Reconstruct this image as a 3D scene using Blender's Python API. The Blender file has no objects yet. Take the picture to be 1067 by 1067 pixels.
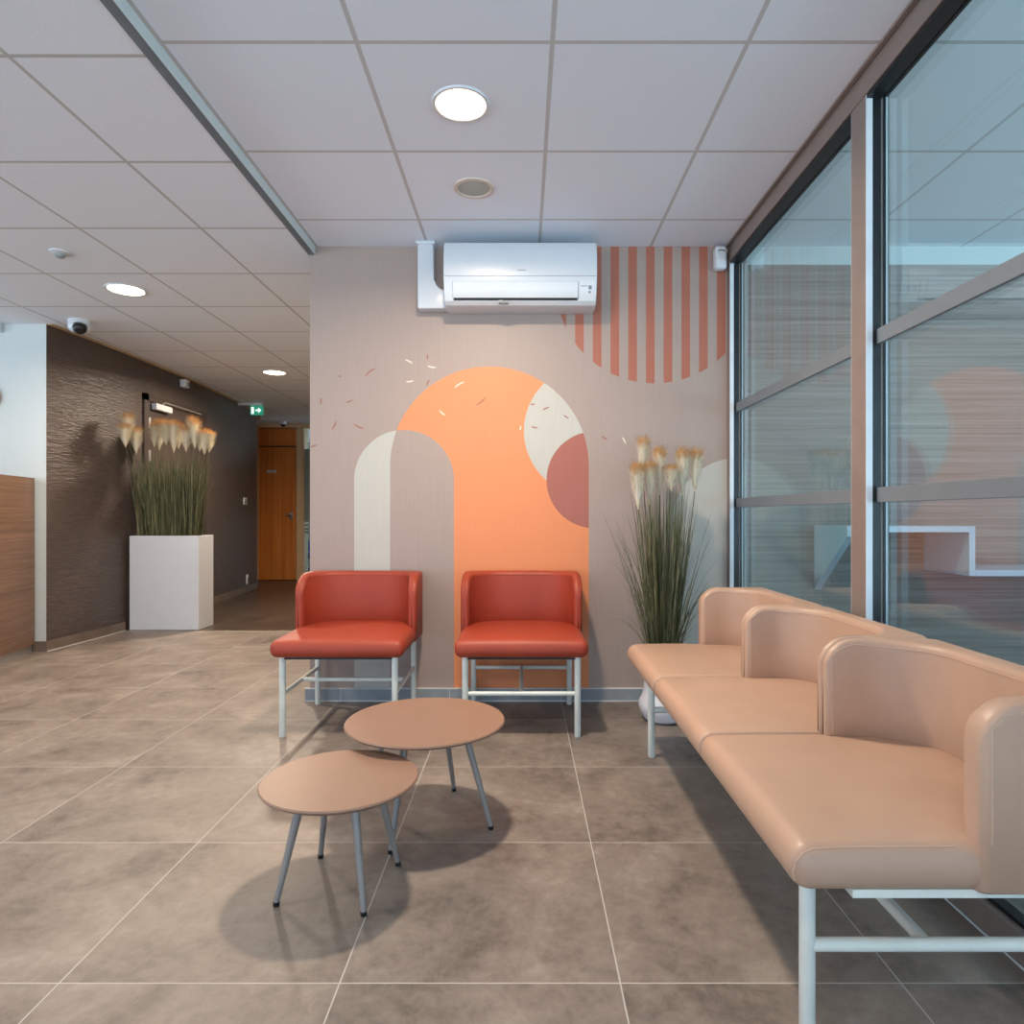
import bpy, bmesh, math, random
from mathutils import Vector, Matrix
random.seed(7)
PI = math.pi
S = bpy.context.scene
C = S.collection

# ------------------------------------------------------------------ materials
def lin(c):
    def f(v):
        v /= 255.0
        return v / 12.92 if v <= 0.04045 else ((v + 0.055) / 1.055) ** 2.4
    return (f(c[0]), f(c[1]), f(c[2]), 1.0)

class NT:
    """tiny helper for node maths"""
    def __init__(s, name):
        s.m = bpy.data.materials.new(name); s.m.use_nodes = True
        s.t = s.m.node_tree; s.n = s.t.nodes; s.l = s.t.links
        s.b = s.n['Principled BSDF']; s.out = s.n['Material Output']
    def put(s, sock, v):
        if isinstance(v, bpy.types.NodeSocket): s.l.new(v, sock)
        else: sock.default_value = v
    def math(s, op, a, b=None, c=None):
        n = s.n.new('ShaderNodeMath'); n.operation = op
        s.put(n.inputs[0], a)
        if b is not None: s.put(n.inputs[1], b)
        if c is not None: s.put(n.inputs[2], c)
        return n.outputs[0]
    def coords(s, kind='Object'):
        return s.n.new('ShaderNodeTexCoord').outputs[kind]
    def xyz(s, v):
        n = s.n.new('ShaderNodeSeparateXYZ'); s.l.new(v, n.inputs[0]); return n.outputs
    def vec(s, x, y, z):
        n = s.n.new('ShaderNodeCombineXYZ')
        for i, v in enumerate((x, y, z)): s.put(n.inputs[i], v)
        return n.outputs[0]
    def scale(s, v, sc):
        n = s.n.new('ShaderNodeMapping'); s.l.new(v, n.inputs[0]); n.inputs['Scale'].default_value = sc
        return n.outputs[0]
    def noise(s, v, sc, det=4, rough=.55, dist=0):
        n = s.n.new('ShaderNodeTexNoise'); s.l.new(v, n.inputs['Vector'])
        n.inputs['Scale'].default_value = sc; n.inputs['Detail'].default_value = det
        n.inputs['Roughness'].default_value = rough; n.inputs['Distortion'].default_value = dist
        return n.outputs[0]
    def ramp(s, f, stops):
        n = s.n.new('ShaderNodeValToRGB'); s.l.new(f, n.inputs[0])
        e = n.color_ramp.elements
        while len(e) < len(stops): e.new(.5)
        for i, (p, c) in enumerate(stops): e[i].position = p; e[i].color = c
        return n.outputs[0]
    def mix(s, f, a, b, mode='MIX'):
        n = s.n.new('ShaderNodeMix'); n.data_type = 'RGBA'; n.blend_type = mode
        s.put(n.inputs[0], f); s.put(n.inputs[6], a); s.put(n.inputs[7], b)
        return n.outputs[2]
    def bump(s, h, strength, dist=.01):
        n = s.n.new('ShaderNodeBump'); s.l.new(h, n.inputs['Height'])
        n.inputs['Strength'].default_value = strength; n.inputs['Distance'].default_value = dist
        s.l.new(n.outputs[0], s.b.inputs['Normal'])
    def base(s, c): s.put(s.b.inputs['Base Color'], c)
    def rough(s, r): s.put(s.b.inputs['Roughness'], r)

def plain(name, rgb, rough=.5, metal=0, var=.06, nscale=9, bump=0, bscale=200, spec=None):
    m = NT(name); c = lin(rgb); co = m.coords()
    n = m.noise(co, nscale, 3)
    a = tuple(v * (1 - var) for v in c[:3]) + (1,); b = tuple(min(1, v * (1 + var)) for v in c[:3]) + (1,)
    m.base(m.ramp(n, [(.3, a), (.7, b)])); m.rough(rough); m.b.inputs['Metallic'].default_value = metal
    if spec is not None: m.b.inputs['Specular IOR Level'].default_value = spec
    if bump: m.bump(m.noise(co, bscale, 2), bump, .002)
    return m.m

def leather(name, rgb, rough):
    m = NT(name); co = m.coords(); c = lin(rgb)
    n = m.noise(co, 5, 3)
    a = tuple(v * .93 for v in c[:3]) + (1,); b = tuple(min(1, v * 1.06) for v in c[:3]) + (1,)
    m.base(m.ramp(n, [(.3, a), (.7, b)])); m.rough(rough)
    v = m.n.new('ShaderNodeTexVoronoi'); m.l.new(co, v.inputs['Vector']); v.inputs['Scale'].default_value = 420
    h = m.math('ADD', m.math('MULTIPLY', v.outputs[0], .4), m.math('MULTIPLY', m.noise(co, 14, 2), 1.0))
    m.bump(h, .16, .004)
    return m.m

def emit(name, rgb, strength):
    m = NT(name); m.base(lin(rgb)); m.b.inputs['Emission Color'].default_value = lin(rgb)
    m.b.inputs['Emission Strength'].default_value = strength
    return m.m

def grid_line(m, coord, off, step, w):
    """1 within w/2 of lines at off + k*step"""
    f = m.math('FRACT', m.math('DIVIDE', m.math('SUBTRACT', coord, off), step))
    return m.math('GREATER_THAN', m.math('ABSOLUTE', m.math('SUBTRACT', f, .5)), .5 - w / 2 / step)

def floor_mat():
    m = NT('floor_tile'); co = m.coords(); x, y, z = m.xyz(co)
    g = m.math('MAXIMUM', grid_line(m, x, .21, .6, .0032), grid_line(m, y, 1.395, .6, .0032))
    ix = m.math('FLOOR', m.math('DIVIDE', m.math('SUBTRACT', x, .21), .6))
    iy = m.math('FLOOR', m.math('DIVIDE', m.math('SUBTRACT', y, 1.395), .6))
    wn = m.n.new('ShaderNodeTexWhiteNoise'); m.l.new(m.vec(ix, iy, 0), wn.inputs['Vector'])
    v2 = m.vec(m.math('ADD', x, m.math('MULTIPLY', wn.outputs[0], 37.)), m.math('ADD', y, m.math('MULTIPLY', iy, 3.7)), 0)
    big = m.noise(v2, 3.2, 7, .62, .6)
    fine = m.noise(v2, 22, 8, .72, .3)
    f = m.math('ADD', m.math('MULTIPLY', big, .6), m.math('MULTIPLY', fine, .4))
    f = m.math('ADD', f, m.math('MULTIPLY', m.math('SUBTRACT', wn.outputs[0], .5), .05))
    c = m.ramp(f, [(.37, lin((96, 87, 80))), (.46, lin((120, 109, 101))), (.55, lin((134, 123, 114))), (.65, lin((150, 140, 131)))])
    m.base(m.mix(g, c, lin((182, 177, 170))))
    m.rough(m.math('ADD', m.math('MULTIPLY', fine, .22), m.math('ADD', m.math('MULTIPLY', g, .3), .34)))
    m.bump(m.math('SUBTRACT', m.math('MULTIPLY', fine, .25), g), .25, .0015)
    return m.m

def dark_floor_mat():
    m = NT('dark_floor'); co = m.coords(); x, y, z = m.xyz(co)
    g = m.math('MAXIMUM', grid_line(m, x, .21, .6, .003), grid_line(m, y, 1.395, .6, .003))
    n = m.noise(m.scale(co, (1.2, 5, 1)), 2.4, 6, .65, .8)
    c = m.ramp(n, [(.35, lin((48, 39, 33))), (.65, lin((80, 66, 57)))])
    m.base(m.mix(g, c, lin((110, 98, 88)))); m.rough(.34)
    return m.m

def ceiling_mat(name, ox, oy, tile, bar):
    m = NT(name); co = m.coords(); x, y, z = m.xyz(co)
    g = m.math('MAXIMUM', grid_line(m, x, ox, .6, .015), grid_line(m, y, oy, .6, .015))
    n = m.noise(co, 160, 4, .7)
    c = lin(tile)
    t = m.ramp(n, [(.3, tuple(v * .94 for v in c[:3]) + (1,)), (.7, tuple(min(1, v * 1.03) for v in c[:3]) + (1,))])
    m.base(m.mix(g, t, lin(bar))); m.rough(.85)
    m.bump(m.math('ADD', m.math('MULTIPLY', n, .3), m.math('MULTIPLY', g, -1.)), .3, .002)
    return m.m

def wood_mat(name, cols, axis='x', sc=1.0, rough=.45, contrast=1.0):
    m = NT(name); co = m.coords()
    s1 = (.55, 1, 26) if axis == 'x' else ((26, 26, .55))
    if axis == 'x': s1 = (.5, .5, 44)
    v = m.scale(co, tuple(a * sc for a in s1))
    n1 = m.noise(v, 1.6, 6, .62, .35)
    n2 = m.noise(m.scale(co, tuple(a * sc * 4 for a in s1)), 1.9, 3, .6)
    f = m.math('ADD', m.math('MULTIPLY', n1, .7), m.math('MULTIPLY', n2, .3))
    m.base(m.ramp(f, [(.36, lin(cols[0])), (.5, lin(cols[1])), (.64, lin(cols[2]))])); m.rough(rough)
    return m.m

MW = 3.52                      # distance of the mural wall
SC = MW / 680.0
def mx(px): return (px - 544) * SC
def mz(py): return 1 + (537 - py) * SC

def mural_mat():
    m = NT('mural_paint'); co = m.coords(); x, y, z = m.xyz(co)
    def circ(px, py, r):
        dx = m.math('SUBTRACT', x, mx(px)); dz = m.math('SUBTRACT', z, mz(py))
        return m.math('LESS_THAN', m.math('ADD', m.math('MULTIPLY', dx, dx), m.math('MULTIPLY', dz, dz)), (r * SC) ** 2)
    def arch(px, py, r):
        col = m.math('MULTIPLY', m.math('LESS_THAN', m.math('ABSOLUTE', m.math('SUBTRACT', x, mx(px))), r * SC), m.math('LESS_THAN', z, mz(py)))
        return m.math('MAXIMUM', col, circ(px, py, r))
    taupe, cream, orange = lin((163, 144, 134)), lin((186, 182, 172)), lin((222, 137, 88))
    rust, stripe = lin((164, 96, 82)), lin((168, 99, 78))
    big = arch(510, 485.4, 103.5); small = arch(421, 500, 52)
    c = m.mix(big, taupe, orange)
    c = m.mix(small, c, m.mix(big, cream, taupe))
    c = m.mix(m.math('MULTIPLY', big, circ(614.5, 449, 68.5)), c, cream)
    c = m.mix(m.math('MULTIPLY', big, circ(620, 500, 50.5)), c, rust)
    period = 18.45 * SC
    st = m.math('LESS_THAN', m.math('ABSOLUTE', m.math('SUBTRACT', m.math('FRACT', m.math('ADD', m.math('DIVIDE', m.math('SUBTRACT', x, mx(640.7)), period), .5)), .5)), .245)
    c = m.mix(m.math('MULTIPLY', st, circ(682, 297, 102.5)), c, stripe)
    c = m.mix(arch(770, 547, 70), c, cream)
    # faint vertical weave of the vinyl
    w = m.noise(m.scale(co, (260, 1, 6)), 1, 2)
    c = m.mix(.045, c, m.ramp(w, [(.3, (.15, .15, .15, 1)), (.7, (.9, .9, .9, 1))]), 'OVERLAY')
    m.base(c); m.rough(.5)
    return m.m

def ripple_wall_mat():
    m = NT('ripple_wallpaper'); co = m.coords(); x, y, z = m.xyz(co)
    v = m.scale(co, (6.0, 6.0, 40))
    n = m.noise(v, 1.5, 3, .5, 1.2)
    c = m.ramp(n, [(.35, lin((72, 62, 58))), (.65, lin((88, 76, 71)))])
    m.base(c); m.rough(.42); m.bump(n, .55, .012)
    return m.m

def glass_mat(name, tint, ior=1.5):
    m = NT(name); m.n.remove(m.b)
    tr = m.n.new('ShaderNodeBsdfTransparent'); tr.inputs[0].default_value = tint
    gl = m.n.new('ShaderNodeBsdfGlossy'); gl.inputs['Roughness'].default_value = 0; gl.inputs[0].default_value = (1, 1, 1, 1)
    fr = m.n.new('ShaderNodeFresnel'); fr.inputs[0].default_value = ior
    geo = m.n.new('ShaderNodeNewGeometry')
    # reflect on the entering face of each surface only (keeps Fresnel sane on exit)
    mx_ = m.n.new('ShaderNodeMixShader')
    f = m.math('MULTIPLY', fr.outputs[0], m.math('SUBTRACT', 1.0, geo.outputs['Backfacing']))
    m.l.new(f, mx_.inputs[0]); m.l.new(tr.outputs[0], mx_.inputs[1]); m.l.new(gl.outputs[0], mx_.inputs[2])
    m.l.new(mx_.outputs[0], m.out.inputs[0])
    return m.m

def plume_mat():
    m = NT('plume'); co = m.coords('Generated'); x, y, z = m.xyz(co)
    f = m.math('ADD', z, m.math('MULTIPLY', m.math('SUBTRACT', m.noise(m.coords(), 60, 2), .5), .25))
    m.base(m.ramp(f, [(.0, lin((226, 210, 172))), (.25, lin((240, 234, 214))), (.66, lin((238, 228, 204))), (.80, lin((212, 168, 112))), (.95, lin((150, 100, 54)))]))
    m.rough(.9); m.b.inputs['Subsurface Weight'].default_value = 0
    return m.m

def blade_mat():
    m = NT('grass_blade'); co = m.coords(); x, y, z = m.xyz(co)
    n = m.noise(m.scale(co, (90, 90, 1.5)), 1, 3, .7)
    m.base(m.ramp(n, [(.32, lin((44, 50, 34))), (.5, lin((86, 90, 60))), (.66, lin((136, 130, 96)))])); m.rough(.6)
    return m.m

M = {}
M['floor'] = floor_mat(); M['dark_floor'] = dark_floor_mat()
M['ceil_main'] = ceiling_mat('ceiling_tile', .093, 2.0, (226, 234, 244), (190, 190, 190))
M['ceil_left'] = ceiling_mat('ceiling_tile_hall', -1.575, 2.0, (226, 230, 236), (182, 180, 176))
M['ceil_other'] = ceiling_mat('ceiling_tile_office', 1.77, 2.0, (238, 238, 240), (200, 198, 196))
M['mural'] = mural_mat()
M['conf_brown'] = plain('confetti_brown', (150, 92, 76), .6)
M['conf_cream'] = plain('confetti_cream', (226, 214, 198), .6)
M['ripple'] = ripple_wall_mat()
M['white_wall'] = plain('white_wall', (200, 206, 204), .7, var=.01)
M['cream_wall'] = plain('cream_wall', (196, 170, 138), .7, bump=.05)
M['wood_wall'] = wood_mat('wood_cladding', [(118, 104, 97), (140, 126, 118), (160, 147, 139)], 'x', 1.0, .5)
M['desk_wood'] = wood_mat('desk_walnut', [(92, 68, 54), (116, 88, 70), (134, 104, 84)], 'x', 1.2, .45)
M['door_wood'] = wood_mat('door_beech', [(186, 106, 44), (204, 122, 54), (218, 138, 66)], 'z', .35, .35)
M['jamb'] = plain('jamb_beige', (206, 176, 138), .5)
M['bronze'] = plain('bronze_frame', (134, 120, 112), .4, .1)
M['alu'] = plain('pale_aluminium', (214, 220, 224), .35, .1)
M['gasket_and_shade'] = plain('black_gasket', (16, 20, 24), .35)
M['bar_grey'] = plain('grey_bar', (110, 118, 124), .55)
M['glass'] = glass_mat('tinted_glass', (.905, .975, .985, 1), 1.65)
M['glass_dark'] = glass_mat('clear_glass', (.9, .95, .95, 1), 1.5)
M['skirt'] = plain('skirting_tile', (140, 146, 150), .4, var=.18, nscale=6)
M['skirt_brown'] = plain('skirting_tile_brown', (112, 98, 88), .45, var=.18, nscale=6)
M['caulk'] = plain('caulk', (206, 208, 208), .6)
M['red'] = leather('rust_red_leather', (156, 58, 35), .5)
M['tan'] = leather('tan_leather', (182, 149, 127), .40)
M['seam_tan'] = plain('tan_stitch', (198, 164, 140), .6)
M['seam_red'] = plain('red_stitch', (150, 52, 34), .6)
M['frame_white'] = plain('white_powder_coat', (222, 226, 218), .35)
M['table_top'] = plain('table_top_tan', (138, 109, 92), .4, var=.03)
M['table_leg'] = plain('table_leg_metal', (146, 140, 136), .38, .2)
M['black'] = plain('black_plastic', (22, 22, 24), .4)
M['plastic'] = plain('white_plastic', (208, 212, 216), .28, var=.02)
M['grey_plastic'] = plain('grey_plastic', (140, 144, 142), .5)
M['dim_plastic'] = plain('grey_print', (120, 126, 134), .5)
M['planter'] = plain('white_planter', (206, 212, 222), .4, var=.015)
M['soil'] = plain('dark_soil', (44, 36, 28), .95, var=.3, nscale=60, bump=.5)
M['pot'] = plain('white_pot', (226, 228, 234), .35, var=.02)
M['plume'] = plume_mat(); M['blade'] = blade_mat()
M['dark_door'] = plain('dark_door', (66, 55, 50), .45)
M['steel'] = plain('steel', (190, 186, 180), .3, .7)
M['green'] = emit('green_sign', (40, 150, 120), .6)
M['white_sign'] = emit('white_sign', (235, 250, 245), 1.0)
M['lamp'] = emit('lamp_diffuser', (255, 226, 186), 14)
M['reflection_glow'] = emit('reflected_light_glow', (225, 240, 240), 3)
M['film'] = plain('frosted_film', (128, 138, 132), .6)
M['blue'] = plain('blue_fabric', (40, 110, 170), .6)
M['speaker'] = plain('speaker_mesh', (170, 176, 170), .6, bump=.6, bscale=600)
M['speaker_rim'] = plain('speaker_rim', (206, 194, 180), .5)
M['sign_disc'] = plain('brown_disc', (150, 112, 96), .5)
M['kick'] = plain('brushed_kick', (176, 172, 168), .35, .5)

# ------------------------------------------------------------------ geometry helpers
def obj(name, bm, mat, parent=None, loc=(0, 0, 0), smooth=True, ang=40):
    me = bpy.data.meshes.new(name)
    bmesh.ops.recalc_face_normals(bm, faces=bm.faces)
    bm.to_mesh(me); bm.free()
    mats = mat if isinstance(mat, (list, tuple)) else [mat]
    for k in mats: me.materials.append(M[k])
    if smooth:
        me.polygons.foreach_set('use_smooth', [True] * len(me.polygons))
        me.set_sharp_from_angle(angle=math.radians(ang))
    o = bpy.data.objects.new(name, me); C.objects.link(o)
    o.location = loc
    if parent: o.parent = parent
    return o

def thing(name, label, cat, loc=(0, 0, 0), rz=0, group=None):
    o = bpy.data.objects.new(name, None); C.objects.link(o)
    o.empty_display_size = .1
    o.location = loc; o.rotation_euler = (0, 0, rz); o['label'] = label; o['category'] = cat
    if group: o['group'] = group
    return o
def tag(o, label, cat, group=None):
    o['label'] = label; o['category'] = cat
    if group: o['group'] = group
    return o
def struct(o):
    o['kind'] = 'structure'; return o
def sempty(name):
    o = bpy.data.objects.new(name, None); C.objects.link(o); o['kind'] = 'structure'; return o
def copy_tree(o, parent=None):
    c = o.copy(); C.objects.link(c)
    if parent: c.parent = parent
    for ch in list(o.children): copy_tree(ch, c)
    return c

def bx(bm, x0, x1, y0, y1, z0, z1, bevel=0, seg=2, mi=0):
    r = bmesh.ops.create_cube(bm, size=1)
    vs = r['verts']
    for v in vs:
        v.co = Vector(((x0 + x1) / 2 + v.co.x * (x1 - x0), (y0 + y1) / 2 + v.co.y * (y1 - y0), (z0 + z1) / 2 + v.co.z * (z1 - z0)))
    fs = {f for v in vs for f in v.link_faces}
    if bevel:
        es = list({e for v in vs for e in v.link_edges})
        r2 = bmesh.ops.bevel(bm, geom=es, offset=bevel, segments=seg, profile=.5, affect='EDGES')
        fs = set(f for f in fs if f.is_valid) | set(r2['faces'])
    for f in fs:
        if f.is_valid: f.material_index = mi
    return bm
def box(x0, x1, y0, y1, z0, z1, bevel=0, seg=2):
    return bx(bmesh.new(), x0, x1, y0, y1, z0, z1, bevel, seg)

def tube(bm, pts, r, sides=8, cap=True):
    pts = [Vector(p) for p in pts]; n = len(pts)
    rs = r if isinstance(r, (list, tuple)) else [r] * n
    rings = []
    up = None
    for i, p in enumerate(pts):
        d = (pts[min(i + 1, n - 1)] - pts[max(i - 1, 0)]).normalized()
        if up is None:
            up = d.orthogonal().normalized()
        else:
            up = (up - d * up.dot(d))
            up = up.normalized() if up.length > 1e-6 else d.orthogonal().normalized()
        s = d.cross(up)
        rings.append([bm.verts.new(p + (up * math.cos(2 * PI * k / sides) + s * math.sin(2 * PI * k / sides)) * rs[i]) for k in range(sides)])
    for a, b in zip(rings, rings[1:]):
        for k in range(sides):
            bm.faces.new((a[k], a[(k + 1) % sides], b[(k + 1) % sides], b[k]))
    if cap:
        bm.faces.new(rings[0][::-1]); bm.faces.new(rings[-1])
    return bm

def lathe(bm, prof, n=48, cx=0, cy=0):
    rings = []
    for r, z in prof:
        if r < 1e-6: rings.append([bm.verts.new((cx, cy, z))])
        else: rings.append([bm.verts.new((cx + r * math.cos(2 * PI * k / n), cy + r * math.sin(2 * PI * k / n), z)) for k in range(n)])
    for a, b in zip(rings, rings[1:]):
        for k in range(n):
            k2 = (k + 1) % n
            if len(a) == 1 and len(b) > 1: bm.faces.new((a[0], b[k], b[k2]))
            elif len(b) == 1 and len(a) > 1: bm.faces.new((a[k], b[0], a[k2]))
            elif len(a) > 1: bm.faces.new((a[k], b[k], b[k2], a[k2]))
    return bm

def prism(bm, poly, axis, a, b, bevel=0):
    """poly of 2D points extruded along axis from a to b ('x': (y,z), 'y': (x,z), 'z': (x,y))"""
    def P(p, t): return {'x': (t, p[0], p[1]), 'y': (p[0], t, p[1]), 'z': (p[0], p[1], t)}[axis]
    A = [bm.verts.new(P(p, a)) for p in poly]; B = [bm.verts.new(P(p, b)) for p in poly]
    n = len(poly)
    fs = [bm.faces.new(A[::-1]), bm.faces.new(B)]
    for k in range(n): fs.append(bm.faces.new((A[k], A[(k + 1) % n], B[(k + 1) % n], B[k])))
    if bevel:
        es = list(set(fs[0].edges) | set(fs[1].edges))
        bmesh.ops.bevel(bm, geom=es, offset=bevel, segments=3, profile=.5, affect='EDGES')
    return bm

def cushion(x0, x1, y0, y1, z0, z1, r, bulge=0.0, n=10, rb=None, ry=None):
    """rounded upholstered block with a soft crown"""
    bm = bmesh.new()
    rb = rb or r
    ry0, ry1 = ry if ry else (r, r)
    def axis(a, b, ra, rb_):
        k = 6
        e = [1 - math.cos(PI / 2 * i / k) for i in range(k)]
        mid = [a + ra + (b - a - ra - rb_) * i / n for i in range(n + 1)]
        return [a + t * ra for t in e] + mid + [b - t * rb_ for t in reversed(e)]
    X, Y = axis(x0, x1, r, r), axis(y0, y1, ry0, ry1)
    k = 6
    Z = [z0 + rb * (1 - math.cos(PI / 2 * i / k)) for i in range(k)] + [z0 + rb, z1 - r] + [z1 - r * (1 - math.cos(PI / 2 * i / k)) for i in reversed(range(k))]
    def fix(p):
        rr = r if p[2] > (z0 + z1) / 2 else rb
        q = Vector((min(max(p[0], x0 + r), x1 - r), min(max(p[1], y0 + ry0), y1 - ry1), min(max(p[2], z0 + rb), z1 - r)))
        d = Vector(p) - q
        if d.length > 1e-9:
            # scale to a sphere of radius r (box direction to sphere)
            yy_ = ry0 if d.y < 0 else ry1
            mxc = max(abs(d.x) / r, abs(d.y) / yy_, abs(d.z) / rr)
            d = Vector((d.x / r, d.y / yy_, d.z / rr)).normalized() * (1 if mxc > .999 else mxc)
            d = Vector((d.x * r, d.y * yy_, d.z * rr))
        v = q + d
        if bulge:
            u = (v.x - (x0 + x1) / 2) / ((x1 - x0) / 2); w = (v.y - (y0 + y1) / 2) / ((y1 - y0) / 2)
            g = max(0, 1 - u * u) ** .6 * max(0, 1 - w * w) ** .6
            if v.z > (z0 + z1) / 2: v.z += bulge * g
        return v
    def grid(A, B, f):
        vs = [[bm.verts.new(fix(f(a, b))) for b in B] for a in A]
        for i in range(len(A) - 1):
            for j in range(len(B) - 1):
                bm.faces.new((vs[i][j], vs[i + 1][j], vs[i + 1][j + 1], vs[i][j + 1]))
    for z in (z0, z1): grid(X, Y, lambda a, b: (a, b, z))
    for y in (y0, y1): grid(X, Z, lambda a, b: (a, y, b))
    for x in (x0, x1): grid(Y, Z, lambda a, b: (x, a, b))
    bmesh.ops.remove_doubles(bm, verts=bm.verts, dist=1e-5)
    bmesh.ops.dissolve_degenerate(bm, edges=bm.edges, dist=1e-6)
    return bm

def shell(W0, W1, yf, yb, t0, t1, tb, ri, ro, zb, zt, rc, er=.02, zb_arm=None):
    """U-shaped upholstered back with arms. local: front towards -y. W0/W1 outer x of the two sides."""
    def side(t, cx):
        """stations of one half in a frame where the outer face is x=0 and the middle is x=cx"""
        L = max(er + .004, yb - tb - ri - yf); r_in = yb - tb - yf - L
        out = [((0, yf + d), (t, yf + d), d) for d in [0, .0015, .004, .008, .013, er] + [er + (L - er) * k / 3 for k in (1, 2, 3)]]
        s1 = (yb - ro) - (yf + L); s2 = PI / 2 * ro; s3 = max(0, t + r_in - ro); tot = s1 + s2 + s3
        n2 = 12
        for k in range(1, n2 + 1):
            f = k / n2; a = PI / 2 * f
            i = (t + r_in - r_in * math.cos(a), yf + L + r_in * math.sin(a))
            q = f * tot
            if q <= s1: o = (0, yf + L + q)
            elif q <= s1 + s2: b_ = (q - s1) / ro; o = (ro - ro * math.cos(b_), yb - ro + ro * math.sin(b_))
            else: o = (ro + q - s1 - s2, yb)
            out.append((o, i, (o[1] + i[1]) / 2 - yf))
        x0 = t + r_in
        for k in range(1, 4): x = x0 + (cx - x0) * k / 3; out.append(((x, yb), (x, yb - tb), 9))
        return out
    mid = (W0 + W1) / 2
    st = [((W0 + o[0], o[1]), (W0 + i[0], i[1]), d) for o, i, d in side(t0, mid - W0)]
    st += [((W1 - o[0], o[1]), (W1 - i[0], i[1]), d) for o, i, d in reversed(side(t1, W1 - mid)[:-1])]
    bm = bmesh.new(); rings = []; pts = []
    for o, i, d in st:
        o = Vector((o[0], o[1], 0)); i = Vector((i[0], i[1], 0))
        c = (o + i) / 2; h = (o - i) / 2
        hl = h.length; hu = h / hl
        r = min(er, hl * .95)
        if d < er:
            g = math.sqrt(max(0, 1 - (1 - d / er) ** 2)); g = .12 + .88 * g
            # keep flat part, shrink only by the rounding radius
            hl2 = hl - r * (1 - g)
        else: hl2 = hl
        zc = zt if d >= rc else zt - rc + math.sqrt(max(0, rc * rc - (rc - d) ** 2))
        r = min(r, hl2 * .98)
        P = []
        def q(u, z): return c + hu * u + Vector((0, 0, z))
        P.append(q(-hl2 + .006, zb)); P.append(q(-hl2, zb + .006)); P.append(q(-hl2, zb + (zc - zb) * .5))
        for k in range(7):
            a = PI / 2 * k / 6
            P.append(q(-hl2 + r - r * math.cos(a), zc - r + r * math.sin(a)))
        P.append(q(0, zc + .002))
        for k in range(7):
            a = PI / 2 * (1 - k / 6)
            P.append(q(hl2 - r + r * math.cos(a), zc - r + r * math.sin(a)))
        P.append(q(hl2, zb + (zc - zb) * .5)); P.append(q(hl2, zb + .006)); P.append(q(hl2 - .006, zb))
        pts.append(P); rings.append([bm.verts.new(p) for p in P])
    m = len(rings[0])
    for a, b in zip(rings, rings[1:]):
        for k in range(m): bm.faces.new((a[k], a[(k + 1) % m], b[(k + 1) % m], b[k]))
    bm.faces.new(rings[0]); bm.faces.new(rings[-1][::-1])
    return bm, pts

def seam_paths(pts, zlow, j=4):
    """stitch line running up the front of each arm and along the top, inner and outer"""
    out = []
    n = len(pts)
    for k in (3, 17):
        path = []
        for (i, rev) in ((j, False),):
            p = pts[i][k]; path.append((p.x, p.y, zlow)); path.append((p.x, p.y, (zlow + p.z) / 2))
        for i in range(j, n - j): path.append(tuple(pts[i][k]))
        p = pts[n - 1 - j][k]; path.append((p.x, p.y, (zlow + p.z) / 2)); path.append((p.x, p.y, zlow))
        out.append(path)
    return out

# ------------------------------------------------------------------ the setting
HC = 2.45; HL = 2.408; XP = 1.105
FY = -3.2                       # street facade behind the camera
struct(obj('floor', box(-8, 5.2, FY, 5.67, -.12, 0), 'floor', smooth=False))
struct(obj('floor', box(-8, 5.2, 5.67, 13, -.12, 0), 'dark_floor', smooth=False))
struct(obj('ceiling', box(-1.117, XP, FY, MW + .2, HC, HC + .1), 'ceil_main', smooth=False))
struct(obj('ceiling', box(-8, -1.117, FY, 13, HL, HL + .2), 'ceil_left', smooth=False))
struct(obj('ceiling', box(XP, 5.2, FY, MW + .2, HC, HC + .1), 'ceil_other', smooth=False))
# metal edge of the ceiling step
b = box(-1.152, -1.117, FY, MW, HL - .003, HL + .003); 
struct(obj('trim_1', b, 'bar_grey', smooth=False))
struct(obj('trim_2', box(-1.119, -1.115, FY, MW, HL - .003, HC), 'white_wall', smooth=False))
struct(obj('trim_3', box(1.094, XP + .004, FY, MW, HC - .010, HC), 'bronze', smooth=False))

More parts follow.
